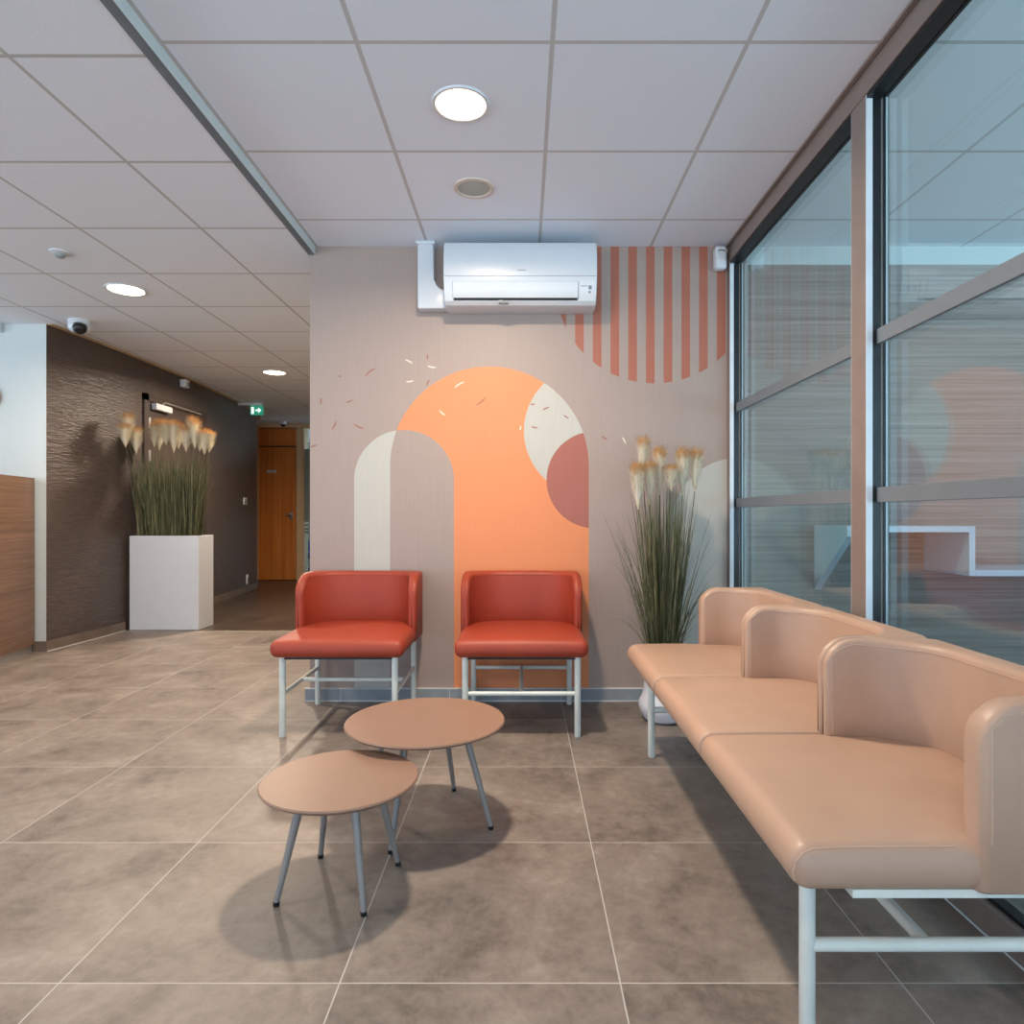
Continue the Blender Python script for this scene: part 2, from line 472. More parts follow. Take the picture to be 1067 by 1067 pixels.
# mural wall
bm = bmesh.new()
bx(bm, -1.144, 1.21, MW, MW + .22, 0, HC + .05)
conf = [ # x, y, length, angle, colour
 (386,388,14,38,1),(354,392,3,-20,1),(426,377,9,-28,2),(447,380,-1,0,0),(445,372,6,85,1),(450,382,9,-10,2),(427,397,8,8,2),(446,399,7,62,1),
 (334,418,7,88,1),(364,418,7,22,1),(348,443,10,62,1),(374,444,12,-25,1),(327,465,7,18,1),(479,401,12,32,2),(461,430,8,-42,2),
 (501,418,13,40,1),(555,421,5,0,1),(569,426,8,25,1),(557,445,7,-12,1),(590,434,6,-32,1),(542,446,5,80,2),(630,456,7,-35,1),(650,459,8,-62,2)]
for px, py, L, an, mi in conf:
    if L < 0: continue
    L = L * SC; a = math.radians(an); cur = random.choice((-1, 1)) * .07
    top, bot = [], []
    for k in range(7):
        t = k / 6 - .5; u = t * L; v = cur * L * (1 - 4 * t * t); w = .0026 * (1 - (2 * t) ** 4) + .0008
        for lst, s in ((top, 1), (bot, -1)):
            lst.append((mx(px) + u * math.cos(a) - (v + s * w) * math.sin(a), mz(py) + u * math.sin(a) + (v + s * w) * math.cos(a)))
    T = [bm.verts.new((p[0], MW - .0006, p[1])) for p in top]; B = [bm.verts.new((p[0], MW - .0006, p[1])) for p in bot]
    for k in range(6):
        f = bm.faces.new((T[k], T[k + 1], B[k + 1], B[k])); f.material_index = mi
    T2 = [bm.verts.new((p[0], MW + .0005, p[1])) for p in top]; B2 = [bm.verts.new((p[0], MW + .0005, p[1])) for p in bot]
    for k in range(6):
        f = bm.faces.new((T[k], T2[k], T2[k + 1], T[k + 1])); f.material_index = mi
        f = bm.faces.new((B[k + 1], B2[k + 1], B2[k], B[k])); f.material_index = mi
struct(obj('wall_front', bm, ['mural', 'conf_brown', 'conf_cream'], smooth=False))
bm = box(-1.166, 1.105, MW - .013, MW, .002, .068, .001, 1)
sk = struct(obj('baseboard_front', bm, 'skirt', smooth=False))
bm = bmesh.new(); bx(bm, -1.168, 1.105, MW - .0155, MW - .009, 0, .006); bx(bm, -1.168, 1.105, MW - .0135, MW, .066, .0705)
for jx in (-.975, .21 - .6 * 0 - 0.0, .81, -.39): bx(bm, jx - .0015, jx + .0015, MW - .0136, MW - .012, .004, .067)
c_ = obj('caulk_line', bm, 'caulk', sk, smooth=False)

# wood-clad wall of the neighbouring office
struct(obj('wall_office', box(1.21, 5.2, MW, MW + .22, 2.352, HC), 'white_wall', smooth=False))
bm = bmesh.new()
for z0, z1 in ((0, .29), (.292, .88), (.882, 1.47), (1.472, 2.06), (2.062, 2.352)): bx(bm, 1.21, 5.2, MW - .001, MW + .2, z0, z1)
struct(obj('wall_cladding', bm, 'wood_wall', smooth=False))
struct(obj('wall_right', bx(bx(bx(bmesh.new(), 5.2, 5.4, FY, MW + .22, 0, .3), 5.2, 5.4, FY, MW + .22, 2.3, HC), 5.2, 5.4, 2.9, MW + .22, .3, 2.3), 'white_wall', smooth=False))

# glazed partition on the right: bays
JY0, JY1 = 3.475, MW
def bay(name, ya, yb, lab):
    """frame-to-frame clear opening ya..yb"""
    w = sempty(name)
    bm = bmesh.new()
    bx(bm, 1.155, 1.161, ya - .012, yb + .012, .06, 2.36)
    obj('pane', bm, 'glass', w, smooth=False)
    bm = bmesh.new(); bx(bm, 1.173, 1.178, ya - .008, yb + .008, .066, 2.356)
    obj('pane', bm, 'glass', w, smooth=False)
    for zc in (1.575, 1.066):
        obj('glazing_bar', box(1.140, 1.1535, ya + .002 if False else ya - .0, yb + .0, zc - .024, zc + .024, .001, 1), 'bar_grey', w, smooth=False)
    g = bmesh.new()                                # black gasket all round; top strip also paints the header's shade
    bx(g, 1.125, 1.1545, yb - .001, yb + .012, .07, 2.352)
    bx(g, 1.125, 1.1545, ya - .012, ya + .001, .07, 2.352)
    bx(g, 1.107, 1.1545, ya, yb, 2.340, 2.353)  # carried across the header underside, black standing in for its shade
    bx(g, 1.125, 1.1545, ya, yb, .068, .082)
    obj('gasket_and_shade', g, 'gasket_and_shade', w, smooth=False)
    e = bmesh.new()                                # thin dark spacer at the glass edge
    for yy in (yb - .004, ya + .001): bx(e, 1.1615, 1.1725, yy, yy + .003, .07, 2.345)
    bx(e, 1.1615, 1.1725, ya, yb, 2.343, 2.352)
    obj('spacer', e, 'gasket_and_shade', w, smooth=False)
    e = bmesh.new()
    for yy in (yb - .0055, ya + .004): bx(e, 1.1685, 1.1725, yy, yy + .0015, .07, 2.343)
    obj('edge_highlight', e, 'alu', w, smooth=False)  # pale strip painted in as the highlight along the spacer
    return w
w1 = bay('window_1', 2.19, 3.475, '')
w2 = bay('window_2', .62, 2.10, '')
w3 = bay('window_3', -.95, .53, '')
w4 = bay('window_4', -3.1, -1.04, '')
def post(y0, y1, parent):
    bm = box(XP, 1.181, y0, y1, .072, 2.352); obj('post', bm, 'bronze', parent, smooth=False)
    bm = bmesh.new()
    bx(bm, XP + .001, 1.126, y0 - .0035, y0, .072, 2.352); bx(bm, XP + .001, 1.126, y1, y1 + .0035, .072, 2.352) if y1 < 3.5 else None
    obj('glazing_bead', bm, 'alu', parent, smooth=False)
post(JY0, JY1 - .001, w1); post(2.10, 2.19, w1); post(.53, .62, w2); post(-1.04, -.95, w3); post(-3.19, -3.1, w4)
bm = bmesh.new(); bx(bm, XP, 1.181, FY, MW - .001, 2.352, 2.41); bx(bm, XP + .007, 1.21, FY, MW - .001, 2.41, HC)
bx(bm, XP - .003, XP, FY, MW - .001, 2.352, 2.366)
obj('header_rail', bm, 'bronze', w1, smooth=False)
bm = box(XP, 1.181, FY, MW - .014, .006, .072)
obj('bottom_rail', bm, 'bronze', w1, smooth=False)
bm = box(XP - .004, XP, FY, MW - .014, 0, .005); obj('caulk_line', bm, 'caulk', w1, smooth=False)

# reception side on the left
struct(obj('wall_left', box(-8, -3.50, 4.80, 4.95, 0, HL), 'white_wall', smooth=False))
struct(obj('wall_side', bx(bx(bx(bx(bmesh.new(), -8.2, -8, FY, 4.95, 0, .3), -8.2, -8, FY, 4.95, 2.3, HL), -8.2, -8, 4.3, 4.95, .3, 2.3), -8.2, -8, .5, .6, .3, 2.3), 'white_wall', smooth=False))
path = [(-3.500, 4.80), (-3.462, 5.3), (-3.450, 5.8), (-3.452, 6.4), (-3.470, 7.1), (-3.54, 8.0), (-3.66, 9.0), (-3.885, 9.57), (-4.3, 9.9)]
bm = bmesh.new()
A = []
for x, y in path: A.append([bm.verts.new((x, y, 0)), bm.verts.new((x, y, HL)), bm.verts.new((x - .2 if y > 4.85 else x - .18, y + (.01 if y < 4.85 else 0), HL)), bm.verts.new((x - .2 if y > 4.85 else x - .18, y + (.01 if y < 4.85 else 0), 0))])
for a, b in zip(A, A[1:]):
    for k in range(4): bm.faces.new((a[k], a[(k + 1) % 4], b[(k + 1) % 4], b[k]))
bm.faces.new(A[0]); bm.faces.new(A[-1][::-1])
struct(obj('wall_hall', bm, 'ripple', smooth=True, ang=50))
def along(pts, off0, off1, z0, z1, bm):
    """strip following the hall wall, off = distance to the room side"""
    A = []
    for x, y in pts: A.append([bm.verts.new((x + off0, y, z0)), bm.verts.new((x + off0, y, z1)), bm.verts.new((x + off1, y, z1)), bm.verts.new((x + off1, y, z0))])
    for a, b in zip(A, A[1:]):
        for k in range(4): bm.faces.new((a[k], a[(k + 1) % 4], b[(k + 1) % 4], b[k]))
    bm.faces.new(A[0]); bm.faces.new(A[-1][::-1])
    return bm
bm = along([(-3.5, 4.79), (-3.462, 5.3), (-3.452, 5.66)], 0, .014, 0, .075, bmesh.new())
bx(bm, -3.62, -3.488, 4.786, 4.80, 0, .075)
bs = struct(obj('baseboard_left', bm, 'skirt_brown', smooth=False))
bm = along([(-3.5, 4.79), (-3.462, 5.3), (-3.452, 5.66)], 0, .0165, 0, .006, bmesh.new()); 
obj('caulk_line', bm, 'caulk', bs, smooth=False)
bm = along([(-3.470, 7.14), (-3.54, 8.0), (-3.66, 9.0), (-3.87, 9.55)], 0, .014, 0, .075, bmesh.new())
struct(obj('baseboard_hall', bm, 'skirt_brown', smooth=False))
bm = along(path[:-1], .0, .05, HL - .004, HL, bmesh.new())
struct(obj('trim_4', bm, 'cream_wall', smooth=False))

# end wall of the hall with the beech door
FW = 10.0
bm = bmesh.new()
bx(bm, -5.2, -4.10, FW, FW + .2, 0, HL); bx(bm, -4.10, -2.0, FW, FW + .2, 2.345, HL)
bx(bm, -2.0, -.9, FW, FW + .2, 0, HL); bx(bm, -3.445, -3.345, FW, FW + .2, 0, 2.345)
struct(obj('wall_far', bm, 'cream_wall', smooth=False))
struct(obj('wall_hall_right', box(-1.05, -.9, MW + .22, FW, 0, HL), 'cream_wall', smooth=False))
struct(obj('wall_beyond', box(-5, -1, 12.6, 12.8, 0, HL), 'film', smooth=False))
d = sempty('door_1')
obj('door_leaf', box(-4.045, -3.475, FW + .03, FW + .07, .01, 2.05, .002, 1), 'door_wood', d, smooth=False)
obj('light_block', box(-4.09, -3.45, FW + .071, FW + .09, .001, 2.345), 'black', d, smooth=False)  # black sheet added behind the leaf to keep light out of the gaps
obj('transom_panel', box(-4.045, -3.458, FW + .03, FW + .07, 2.07, 2.335, .002, 1), 'door_wood', d, smooth=False)
obj('door_frame', bx(bx(bx(bmesh.new(), -3.455, -3.38, FW - .012, FW - .001, 0, 2.345), -4.10, -3.38, FW - .012, FW - .001, 2.346, 2.385), -4.1, -4.05, FW - .012, FW + .1, 0, 2.345), 'jamb', d, smooth=False)
bm = bmesh.new(); tube(bm, [(-3.545, FW + .03, 1.01), (-3.545, FW - .02, 1.01), (-3.62, FW - .025, 1.012)], .011, 8)
lathe_r = bx(bm, -3.565, -3.525, FW + .022, FW + .031, .93, 1.06)
obj('door_handle', bm, 'steel', d)
pl = obj('door_plate', box(-3.915, -3.78, FW + .022, FW + .031, 1.655, 1.695), 'plastic', d, smooth=False)
bm = bmesh.new()
for k in range(6): bx(bm, -3.90 + k * .018, -3.888 + k * .018, FW + .0205, FW + .0225, 1.668, 1.682)
obj('lettering', bm, 'dim_plastic', pl, smooth=False)
w5 = sempty('window_5')
obj('pane', box(-3.345, -2.0, FW + .05, FW + .056, 0, 2.345), 'glass_dark', w5, smooth=False)
bm = box(-3.345, -2.0, FW + .046, FW + .0495, .90, 2.02)
for z in (.845, .79, .735): bx(bm, -3.345, -2.0, FW + .046, FW + .0495, z - .012, z + .018)
obj('frosted_film', bm, 'film', w5, smooth=False)
# behind the sidelight
l = thing('reflected_lights', 'twin white glowing bars standing in for lights reflected in the hall sidelight', 'lamp', (-3.0, 11.2, 2.2))  # glowing bars stand in for white lights mirrored in the glass
obj('tube', box(-.5, .5, -.03, .03, .04, .09, .01), 'reflection_glow', l); obj('tube', box(-.5, .5, -.03, .03, -.035, .01, .01), 'reflection_glow', l)
obj('bracket', box(-.02, .02, -.02, .02, .08, HL - 2.2), 'plastic', l)
l = thing('office_chair', 'blue upholstered chair behind the glass sidelight at the hall end', 'chair', (-3.4, 10.7, 0))
obj('seat', cushion(-.24, .24, -.22, .22, .30, .40, .04), 'blue', l); obj('backrest', cushion(-.22, .22, .18, .25, .42, .58, .03), 'blue', l)
for sx in (-.2, .2):
    for sy in (-.18, .18): obj('leg', tube(bmesh.new(), [(sx, sy, 0), (sx, sy, .31)], .012), 'black', l)
for sx in (-.15, .15): obj('back_support', tube(bmesh.new(), [(sx, .21, .33), (sx, .22, .5)], .01), 'black', l)

# dark door in the rippled wall
d = sempty('door_2')
DX = -3.452
bm = bmesh.new()
bx(bm, DX - .1, DX + .022, 5.93, 6.0, 0, 2.115); bx(bm, DX - .1, DX + .016, 7.05, 7.11, 0, 2.115); bx(bm, DX - .1, DX + .022, 5.93, 7.11, 2.055, 2.115)
obj('door_frame', bm, 'dark_door', d, smooth=False)
obj('door_leaf', box(DX - .05, DX + .008, 6.0, 7.05, .01, 2.055), 'dark_door', d, smooth=False)
cl = obj('door_closer', box(DX + .009, DX + .06, 6.06, 6.34, 1.985, 2.045, .008), 'plastic', d)
bm = bmesh.new(); tube(bm, [(DX + .03, 6.2, 2.05), (DX + .035, 6.25, 2.075), (DX + .03, 6.95, 2.075)], .009)
obj('closer_arm', bm, 'steel', cl)
bm = bmesh.new()
for z in (1.85, 1.55, .25): tube(bm, [(DX + .024, 6.005, z - .05), (DX + .024, 6.005, z + .05)], .012)
obj('hinge', bm, 'steel', d)

# facade behind the camera: open glazed front
bm = bmesh.new()
bx(bm, -8.2, 5.4, FY - .15, FY, 2.3, 2.6)
for x in (-8.1, -5.4, -2.7, 0.0, 2.7, 5.3): bx(bm, x - .05, x + .05, FY - .15, FY, 0, 2.3)
struct(obj('wall_street', bm, 'bronze', smooth=False))

# ------------------------------------------------------------------ round lamps
def lamp(x, y, z, label, r=.092, power=45):
    t = thing('ceiling_lamp', label, 'ceiling lamp', (x, y, z), 0, 'round ceiling lamps')
    bm = bmesh.new(); lathe(bm, [(r, -.0005), (r + .004, -.006), (r + .014, -.006), (r + .018, -.001), (r + .018, .004), (r, .004), (r, -.0005)], 48)
    obj('trim_ring', bm, 'plastic', t)
    bm = bmesh.new(); lathe(bm, [(0, -.004), (r * .8, -.004), (r, -.001), (r, .004), (0, .004)], 48)
    obj('diffuser', bm, 'lamp', t)
    L = bpy.data.lights.new('lamp_light', 'AREA'); L.shape = 'DISK'; L.size = r * 1.9; L.energy = power
    L.color = (1.0, .83, .65); L.spread = math.radians(165)
    o = bpy.data.objects.new('lamp_light', L); C.objects.link(o); o.parent = t; o.location = (0, 0, -.008)
    return t
LP = 37
lamp(-.216, 2.30, HC, 'round lit ceiling lamp in front of the air conditioner', .085, LP * 1.15)
lamp(-2.47, 4.07, HL, 'round lit lamp in the lower ceiling before the rippled wall', .1, LP * 1.1)
lamp(-2.44, 6.43, HL, 'round lit lamp deepest in the hall towards the wooden door', .1, LP * 1.7)
lamp(-4.9, 2.6, HL, 'unseen round fill lamp added over the reception desk', .1, LP * .8)  # added out of view for the light it gives
lamp(-2.47, 1.2, HL, 'unseen round fill lamp added in the hall ceiling left of the camera', .1, LP * .6)  # extra fill lamp, out of view
lamp(-.216, -.7, HC, 'unseen round fill lamp added behind the camera', .085, LP * .35)  # unseen weak fill, added to light the room

# ------------------------------------------------------------------ ceiling and wall fittings
t = thing('ceiling_speaker', 'small round grey ceiling speaker with beige rim, between lamp and air conditioner', 'speaker', (-.213, 2.89, HC))
bm = bmesh.new(); lathe(bm, [(.070, -.001), (.074, -.007), (.088, -.005), (.092, 0), (.092, .003), (.07, .003), (.07, -.001)], 40); obj('rim', bm, 'speaker_rim', t)
bm = bmesh.new(); lathe(bm, [(0, -.0045), (.06, -.004), (.070, -.002), (.070, .003), (0, .003)], 40); obj('grille', bm, 'speaker', t)

t = thing('ceiling_detector', 'small white presence detector on the lower ceiling', 'detector', (-2.47, 3.49, HL))
bm = bmesh.new(); lathe(bm, [(.05, 0), (.05, -.006), (.028, -.012), (.026, -.012), (0, -.012)], 24); obj('base', bm, 'plastic', t)
bm = bmesh.new(); lathe(bm, [(.024, -.012), (.022, -.026), (.012, -.033), (0, -.034)], 20); obj('lens', bm, 'grey_plastic', t)

t = thing('dome_camera', 'large white dome security camera above the near end of the rippled wall', 'security camera', (-3.20, 4.72, HL))
bm = bmesh.new(); lathe(bm, [(.072, 0), (.074, -.02), (.074, -.05), (.066, -.072), (.05, -.085), (.0, -.09)], 32); obj('housing', bm, 'plastic', t)
bm = bmesh.new(); lathe(bm, [(.0, -.052), (.02, -.050), (.038, -.038), (.046, -.018), (.046, 0)], 28)
ob = obj('lens_dome', bm, 'black', t); ob.location = (.022, -.03, -.052); ob.rotation_euler = (math.radians(-28), math.radians(-18), 0)
bm = bmesh.new(); lathe(bm, [(.030, -.0), (.052, -.0), (.052, -.008), (.030, -.008), (.03, 0)], 28)
ob = obj('lens_ring', bm, 'grey_plastic', t); ob.location = (.020, -.028, -.055); ob.rotation_euler = (math.radians(-28), math.radians(-18), 0)

t = thing('dome_camera', 'tiny dark-lensed dome camera over the wooden door', 'security camera', (-3.58, 9.78, HL))
bm = bmesh.new(); lathe(bm, [(.055, 0), (.055, -.03), (.045, -.045), (0, -.045)], 24); obj('housing', bm, 'plastic', t)
bm = bmesh.new(); lathe(bm, [(.040, -.044), (.034, -.066), (.018, -.078), (0, -.082)], 24); obj('lens_dome', bm, 'black', t)

t = thing('alarm_siren', 'small white alarm sensor high on the rippled wall by the dark door', 'sensor', (-3.44, 6.62, 2.33))
obj('body', box(-.012, .05, -.045, .045, -.035, .045, .01), 'plastic', t)
obj('sensor_lens', cushion(.048, .062, -.02, .02, -.02, .015, .006), 'grey_plastic', t)

t = thing('exit_light', 'green and white emergency exit light hanging at the hall ceiling', 'exit light', (-3.33, 8.2, HL))
obj('bracket', box(-.24, .07, -.03, .03, -.03, 0, .008), 'plastic', t)
p = obj('sign_panel', box(-.08, .08, -.012, .012, -.15, -.031, .003), 'green', t, smooth=False)
bm = bmesh.new(); 
prism(bm, [(-.015, -.08), (.02, -.08), (.02, -.055), (.06, -.09), (.02, -.125), (.02, -.10), (-.015, -.10)], 'y', -.0145, -.012)
bx(bm, -.068, -.035, -.0145, -.012, -.135, -.05)
obj('pictogram', bm, 'white_sign', p, smooth=False)

t = thing('motion_sensor', 'white rounded motion sensor in the corner above the striped circle', 'sensor', (1.056, 3.485, 2.37))
obj('body', cushion(-.032, .032, -.030, .030, -.062, .062, .018), 'plastic', t)
bm = bmesh.new(); tube(bm, [(-.018, -.0305, .030), (0, -.0335, .036), (.018, -.0305, .030)], .0025, 6); obj('slot', bm, 'black', t)
obj('bracket', box(-.012, .012, .028, .0345, -.03, .03), 'plastic', t)

t = thing('wall_switch', 'white switch plate on the rippled wall near the wooden door', 'switch', (-3.600, 8.46, 1.185))
t.rotation_euler = (0, 0, math.radians(8.5))
s_ = obj('plate', box(.004, .018, -.075, .075, -.045, .045, .003), 'plastic', t); obj('rocker', box(.018, .022, -.055, -.005, -.028, .028, .002), 'grey_plastic', t); obj('key_slot', box(.018, .022, .015, .055, -.02, .02, .002), 'dim_plastic', t)
t = thing('wall_socket', 'white socket low on the rippled wall near the wooden door', 'socket', (-3.615, 8.56, .16))
t.rotation_euler = (0, 0, math.radians(8.5))
obj('plate', box(.004, .018, -.04, .04, -.065, .065, .003), 'plastic', t); obj('socket_well', box(.018, .020, -.025, .025, -.03, .02, .001), 'dim_plastic', t)

t = thing('wall_disc', 'round brown disc on the white wall at the left edge', 'sign', (-3.915, 4.79, 1.87))
bm = bmesh.new(); lathe(bm, [(0, 0), (.085, 0), (.09, .004), (.09, .008), (0, .008)], 40)
bmesh.ops.rotate(bm, verts=bm.verts, matrix=Matrix.Rotation(PI / 2, 3, 'X')); obj('face', bm, 'sign_disc', t)
t = thing('wall_sensor', 'small white box at the top of the white wall, at the left edge', 'sensor', (-3.84, 4.775, 2.375))
obj('body', box(-.03, .03, -.02, .0245, -.03, .03, .006), 'plastic', t)

# ------------------------------------------------------------------ air conditioner
t = thing('air_conditioner', 'white split air conditioner high on the mural wall under the ceiling', 'air conditioner', (0, MW, 0))
prof = [(-.001, 2.085), (-.10, 2.078), (-.155, 2.082), (-.178, 2.098), (-.196, 2.14), (-.207, 2.19), (-.213, 2.25), (-.211, 2.32), (-.203, 2.365), (-.185, 2.392), (-.155, 2.404), (-.10, 2.408), (-.001, 2.408)]
X0, X1 = -.398, .380
bm = prism(bmesh.new(), prof, 'x', X0, X1, .006)
body = obj('body', bm, 'plastic', t, ang=30)
def ac_front(z):  # y of the front skin at height z
    for (a, za), (b_, zb_) in zip(prof[1:], prof[2:]):
        if za <= z <= zb_ and zb_ > za: return a + (b_ - a) * (z - za) / (zb_ - za)
    return -.2
def ac_strip(x0, x1, z0, z1, out, name, mat, n=6, par=None):
    bm = bmesh.new(); zs = [z0 + (z1 - z0) * k / n for k in range(n + 1)]
    poly = [(ac_front(z) - out, z) for z in zs] + [(ac_front(z) + .004, z) for z in reversed(zs)]
    prism(bm, poly, 'x', x0, x1); return obj(name, bm, mat, par or t, ang=30)
ac_strip(X0 + .004, X1 - .004, 2.2135, 2.2160, .0004, 'panel_seam', 'dim_plastic', 1)
ac_strip(-.352, .285, 2.111, 2.186, .006, 'louvre', 'plastic')
ac_strip(-.350, .283, 2.100, 2.111, .0015, 'louvre_gap', 'black', 2)
ac_strip(-.3545, -.3525, 2.111, 2.187, .0012, 'louvre_gap', 'dim_plastic', 2)
ac_strip(-.352, .285, 2.1865, 2.1885, .0012, 'louvre_gap', 'dim_plastic', 1)
ac_strip(.2855, .2880, 2.103, 2.187, .0012, 'louvre_gap', 'black', 2)
ac_strip(.29, .368, 2.108, 2.188, .0015, 'display', 'plastic')
ac_strip(.338, .354, 2.150, 2.168, .0026, 'display_icon', 'dim_plastic', 1)
ac_strip(.338, .350, 2.132, 2.142, .0026, 'display_icon', 'grey_plastic', 1)
bm = bmesh.new()
for k in range(5): bx(bm, .300 + k * .007, .305 + k * .007, ac_front(2.166) - .0026, ac_front(2.166), 2.164, 2.168)
obj('lettering', bm, 'dim_plastic', t, smooth=False)
bm = bmesh.new()
for k in range(9): bx(bm, -.022 + k * .0045, -.019 + k * .0045, ac_front(2.243) - .0012, ac_front(2.243) + .002, 2.2405, 2.2455)
obj('lettering', bm, 'dim_plastic', t, smooth=False)
bm = bmesh.new(); bx(bm, -.120, -.098, -.19, -.178, 2.086, 2.099); bx(bm, -.090, -.072, -.19, -.178, 2.086, 2.096)
bx(bm, -.12, -.072, -.182, -.17, 2.083, 2.095)
obj('latch', bm, 'grey_plastic', t, smooth=False)
t = thing('pipe_duct', 'white L-shaped pipe duct from the ceiling to the air conditioner', 'duct', (0, MW, 0))
poly = [(-.552, HC - .002), (-.552, 2.10), (-.545, 2.093), (-.400, 2.093), (-.400, 2.183)]
cx_, cz_, rr = -.405, 2.245, .062
for k in range(9):
    a = PI / 2 * k / 8
    poly.append((cx_ - rr * math.sin(a), cz_ - rr * math.cos(a)))
poly += [(-.468, HC - .002)]
bm = prism(bmesh.new(), poly, 'y', -.075, -.001, .006)
obj('channel', bm, 'plastic', t, ang=30)
obj('collar', box(-.560, -.460, -.085, -.001, HC - .018, HC - .001, .004), 'plastic', t)

# ------------------------------------------------------------------ chairs
def chair_frame(root, hw, hd, legs, zb, cross, mat='frame_white', zs=.19, r=.0145, mid=True):
    for (x, y) in legs:
        bm = bmesh.new(); tube(bm, [(x, y, 0), (x, y, .004), (x, y, zb)], [r * .8, r, r], 16)
        lg = obj('leg', bm, mat, root)
def make_chair(rust_label, rot90):
    t = thing('lounge_chair', rust_label, 'chair', (0, 0, 0))
    # local origin at the middle of the leg square; front is -y
    z0, z1 = .363, .447
    bm = cushion(-.300, .300, -.310, .272, z0, z1 - .006, .034, .014, 12)
    seat = obj('seat', bm, 'red', t, ang=60)
    bm, pts = shell(-.303, .303, .035, .285, .042, .042, .055, .165, .03, .372, .705, .115)
    back = obj('backrest', bm, 'red', t, ang=60)
    sm = bmesh.new(); tube(sm, seam_paths(pts, .45)[0], .0012, 5)
    obj('seam', sm, 'seam_red', back)
    for x in (-.2535, .2535):
        for y in (-.2565, .2535):
            bm = bmesh.new(); tube(bm, [(x, y, 0), (x, y, .004), (x, y, z0 + .01)], [.012, .0145, .0145], 16); obj('leg', bm, 'frame_white', t)
    a = .2535
    if not rot90:      # side rails joined by a cross bar
        segs = [((-a, -a, .195), (-a, a, .195)), ((a, -a, .195), (a, a, .195)), ((-a, 0, .195), (a, 0, .195))]
    else:              # front and rear rails joined by a centre bar
        segs = [((-a, -a, .195), (a, -a, .195)), ((-a, a, .195), (a, a, .195)), ((0, -a, .195), (0, a, .195))]
    for i, (p, q) in enumerate(segs):
        bm = bmesh.new(); tube(bm, [p, q], .0105, 12); obj('stretcher', bm, 'frame_white', t)
    bm = bmesh.new()
    bx(bm, -a, a, -a - .012, -a + .012, z0 - .012, z0 + .004); bx(bm, -a, a, a - .012, a + .012, z0 - .012, z0 + .004)
    bx(bm, -a - .012, -a + .012, -a, a, z0 - .012, z0 + .004); bx(bm, a - .012, a + .012, -a, a, z0 - .012, z0 + .004)
    obj('seat_rail', bm, 'black', t)
    return t
c1 = make_chair('rust-red leather lounge chair on white legs standing left, nearer the hall', False); c1.location = (-.828, 3.203, 0)
c2 = make_chair('rust-red leather lounge chair on white legs in front of the orange arch', True); c2.location = (-.003, 3.203, 0)
for c in (c1, c2): c['group'] = 'rust-red lounge chairs before the mural'

# ------------------------------------------------------------------ tan bench: seats run along y, sitter faces -x
t = thing('bench_sofa', 'long tan leather three-seat bench with dividing arms by the glass partition', 'bench', (0, 0, 0))
ys = [1.085, 1.672, 2.258, 2.845]
XF, XB = .455, 1.055
ROT = Matrix.Rotation(-PI / 2, 4, 'Z')       # local (x, y) of a chair-like unit -> world: front(-y) -> -x
def to_world(bm, y):
    # unit local: x across, y depth (front -y). world x = depth, world y = -across
    for v in bm.verts:
        lx, ly, lz = v.co
        v.co = Vector((ly, y - lx, lz))
for i in range(3):
    y0, y1 = ys[i], ys[i + 1]; w = y1 - y0
    bm = cushion(XF, XB - .02, y0 + (.007 if i == 0 else .0008), y1 - .0008, .362, .440, .036, .014, 14, ry=(.030 if i == 0 else .009, .030 if i == 2 else .009))
    s_ = obj('seat', bm, 'tan', t, ang=60)
    # stitched seam just inside the near and far edges of the seat
    for yy in (y0 + .014, y1 - .014):
        sm = bmesh.new()
        path = [(XF + .004, yy, .385), (XF + .001, yy, .400), (XF + .006, yy, .417), (XF + .018, yy, .431), (XF + .034, yy, .4385)] + [(XF + .034 + k * .04, yy, .4390 + .016 * max(0, 1 - ((yy - (y0 + y1) / 2) / (w / 2)) ** 2) ** .6 * max(0, 1 - ((XF + .034 + k * .04 - .745) / .29) ** 2) ** .6) for k in range(1, 7)]
        tube(sm, path, .0013, 5)
        obj('seam', sm, 'seam_tan', s_)
    h = w / 2; yc = (y0 + y1) / 2
    tn = .055 if i == 0 else .028; tf = .055 if i == 2 else .028
    # local -x side = world far side? world y = yc - lx  => lx=+h is the near end
    bm, pts = shell(-h + .0005, h - .0005, .765, XB, tf, tn, .062, .15, .03, .366, .688, .075, er=.017)
    sms = []
    for p in seam_paths(pts, .45, 5): sms.append(tube(bmesh.new(), p, .0013, 5))
    # vertical stitch where the curved corner meets the straight back
    n_ = len(pts)
    for k in (20, n_ - 21):
        pa = pts[k][17]; sms.append(tube(bmesh.new(), [(pa.x, pa.y, .45), (pa.x, pa.y, pa.z)], .0011, 5))
    to_world(bm, yc)
    bk = obj('backrest', bm, 'tan', t, ang=60)
    for q in sms: to_world(q, yc); obj('seam', q, 'seam_tan', bk)
for (x, y) in ((.535, 1.225), (.535, 2.70), (.985, 1.225), (.985, 2.70), (.76, 1.965)):
    bm = bmesh.new(); tube(bm, [(x, y, 0), (x, y, .004), (x, y, .36)], [.012, .0145, .0145], 16); obj('leg', bm, 'frame_white', t)
for p, q in (((.535, 1.225, .195), (.985, 1.225, .195)), ((.535, 2.70, .195), (.985, 2.70, .195)), ((.76, 1.225, .195), (.76, 2.70, .195))):
    bm = bmesh.new(); tube(bm, [p, q], .0125, 12); obj('stretcher', bm, 'frame_white', t)
bm = bmesh.new()
for (xa, xb, ya, yb_) in ((.56, 1.0, 1.105, 1.130), (.56, 1.0, 2.80, 2.825), (.56, .58, 1.1305, 2.7995), (.98, 1.0, 1.1305, 2.7995)): bx(bm, xa, xb, ya, yb_, .352, .366)
obj('seat_rail', bm, 'frame_white', t, smooth=False)

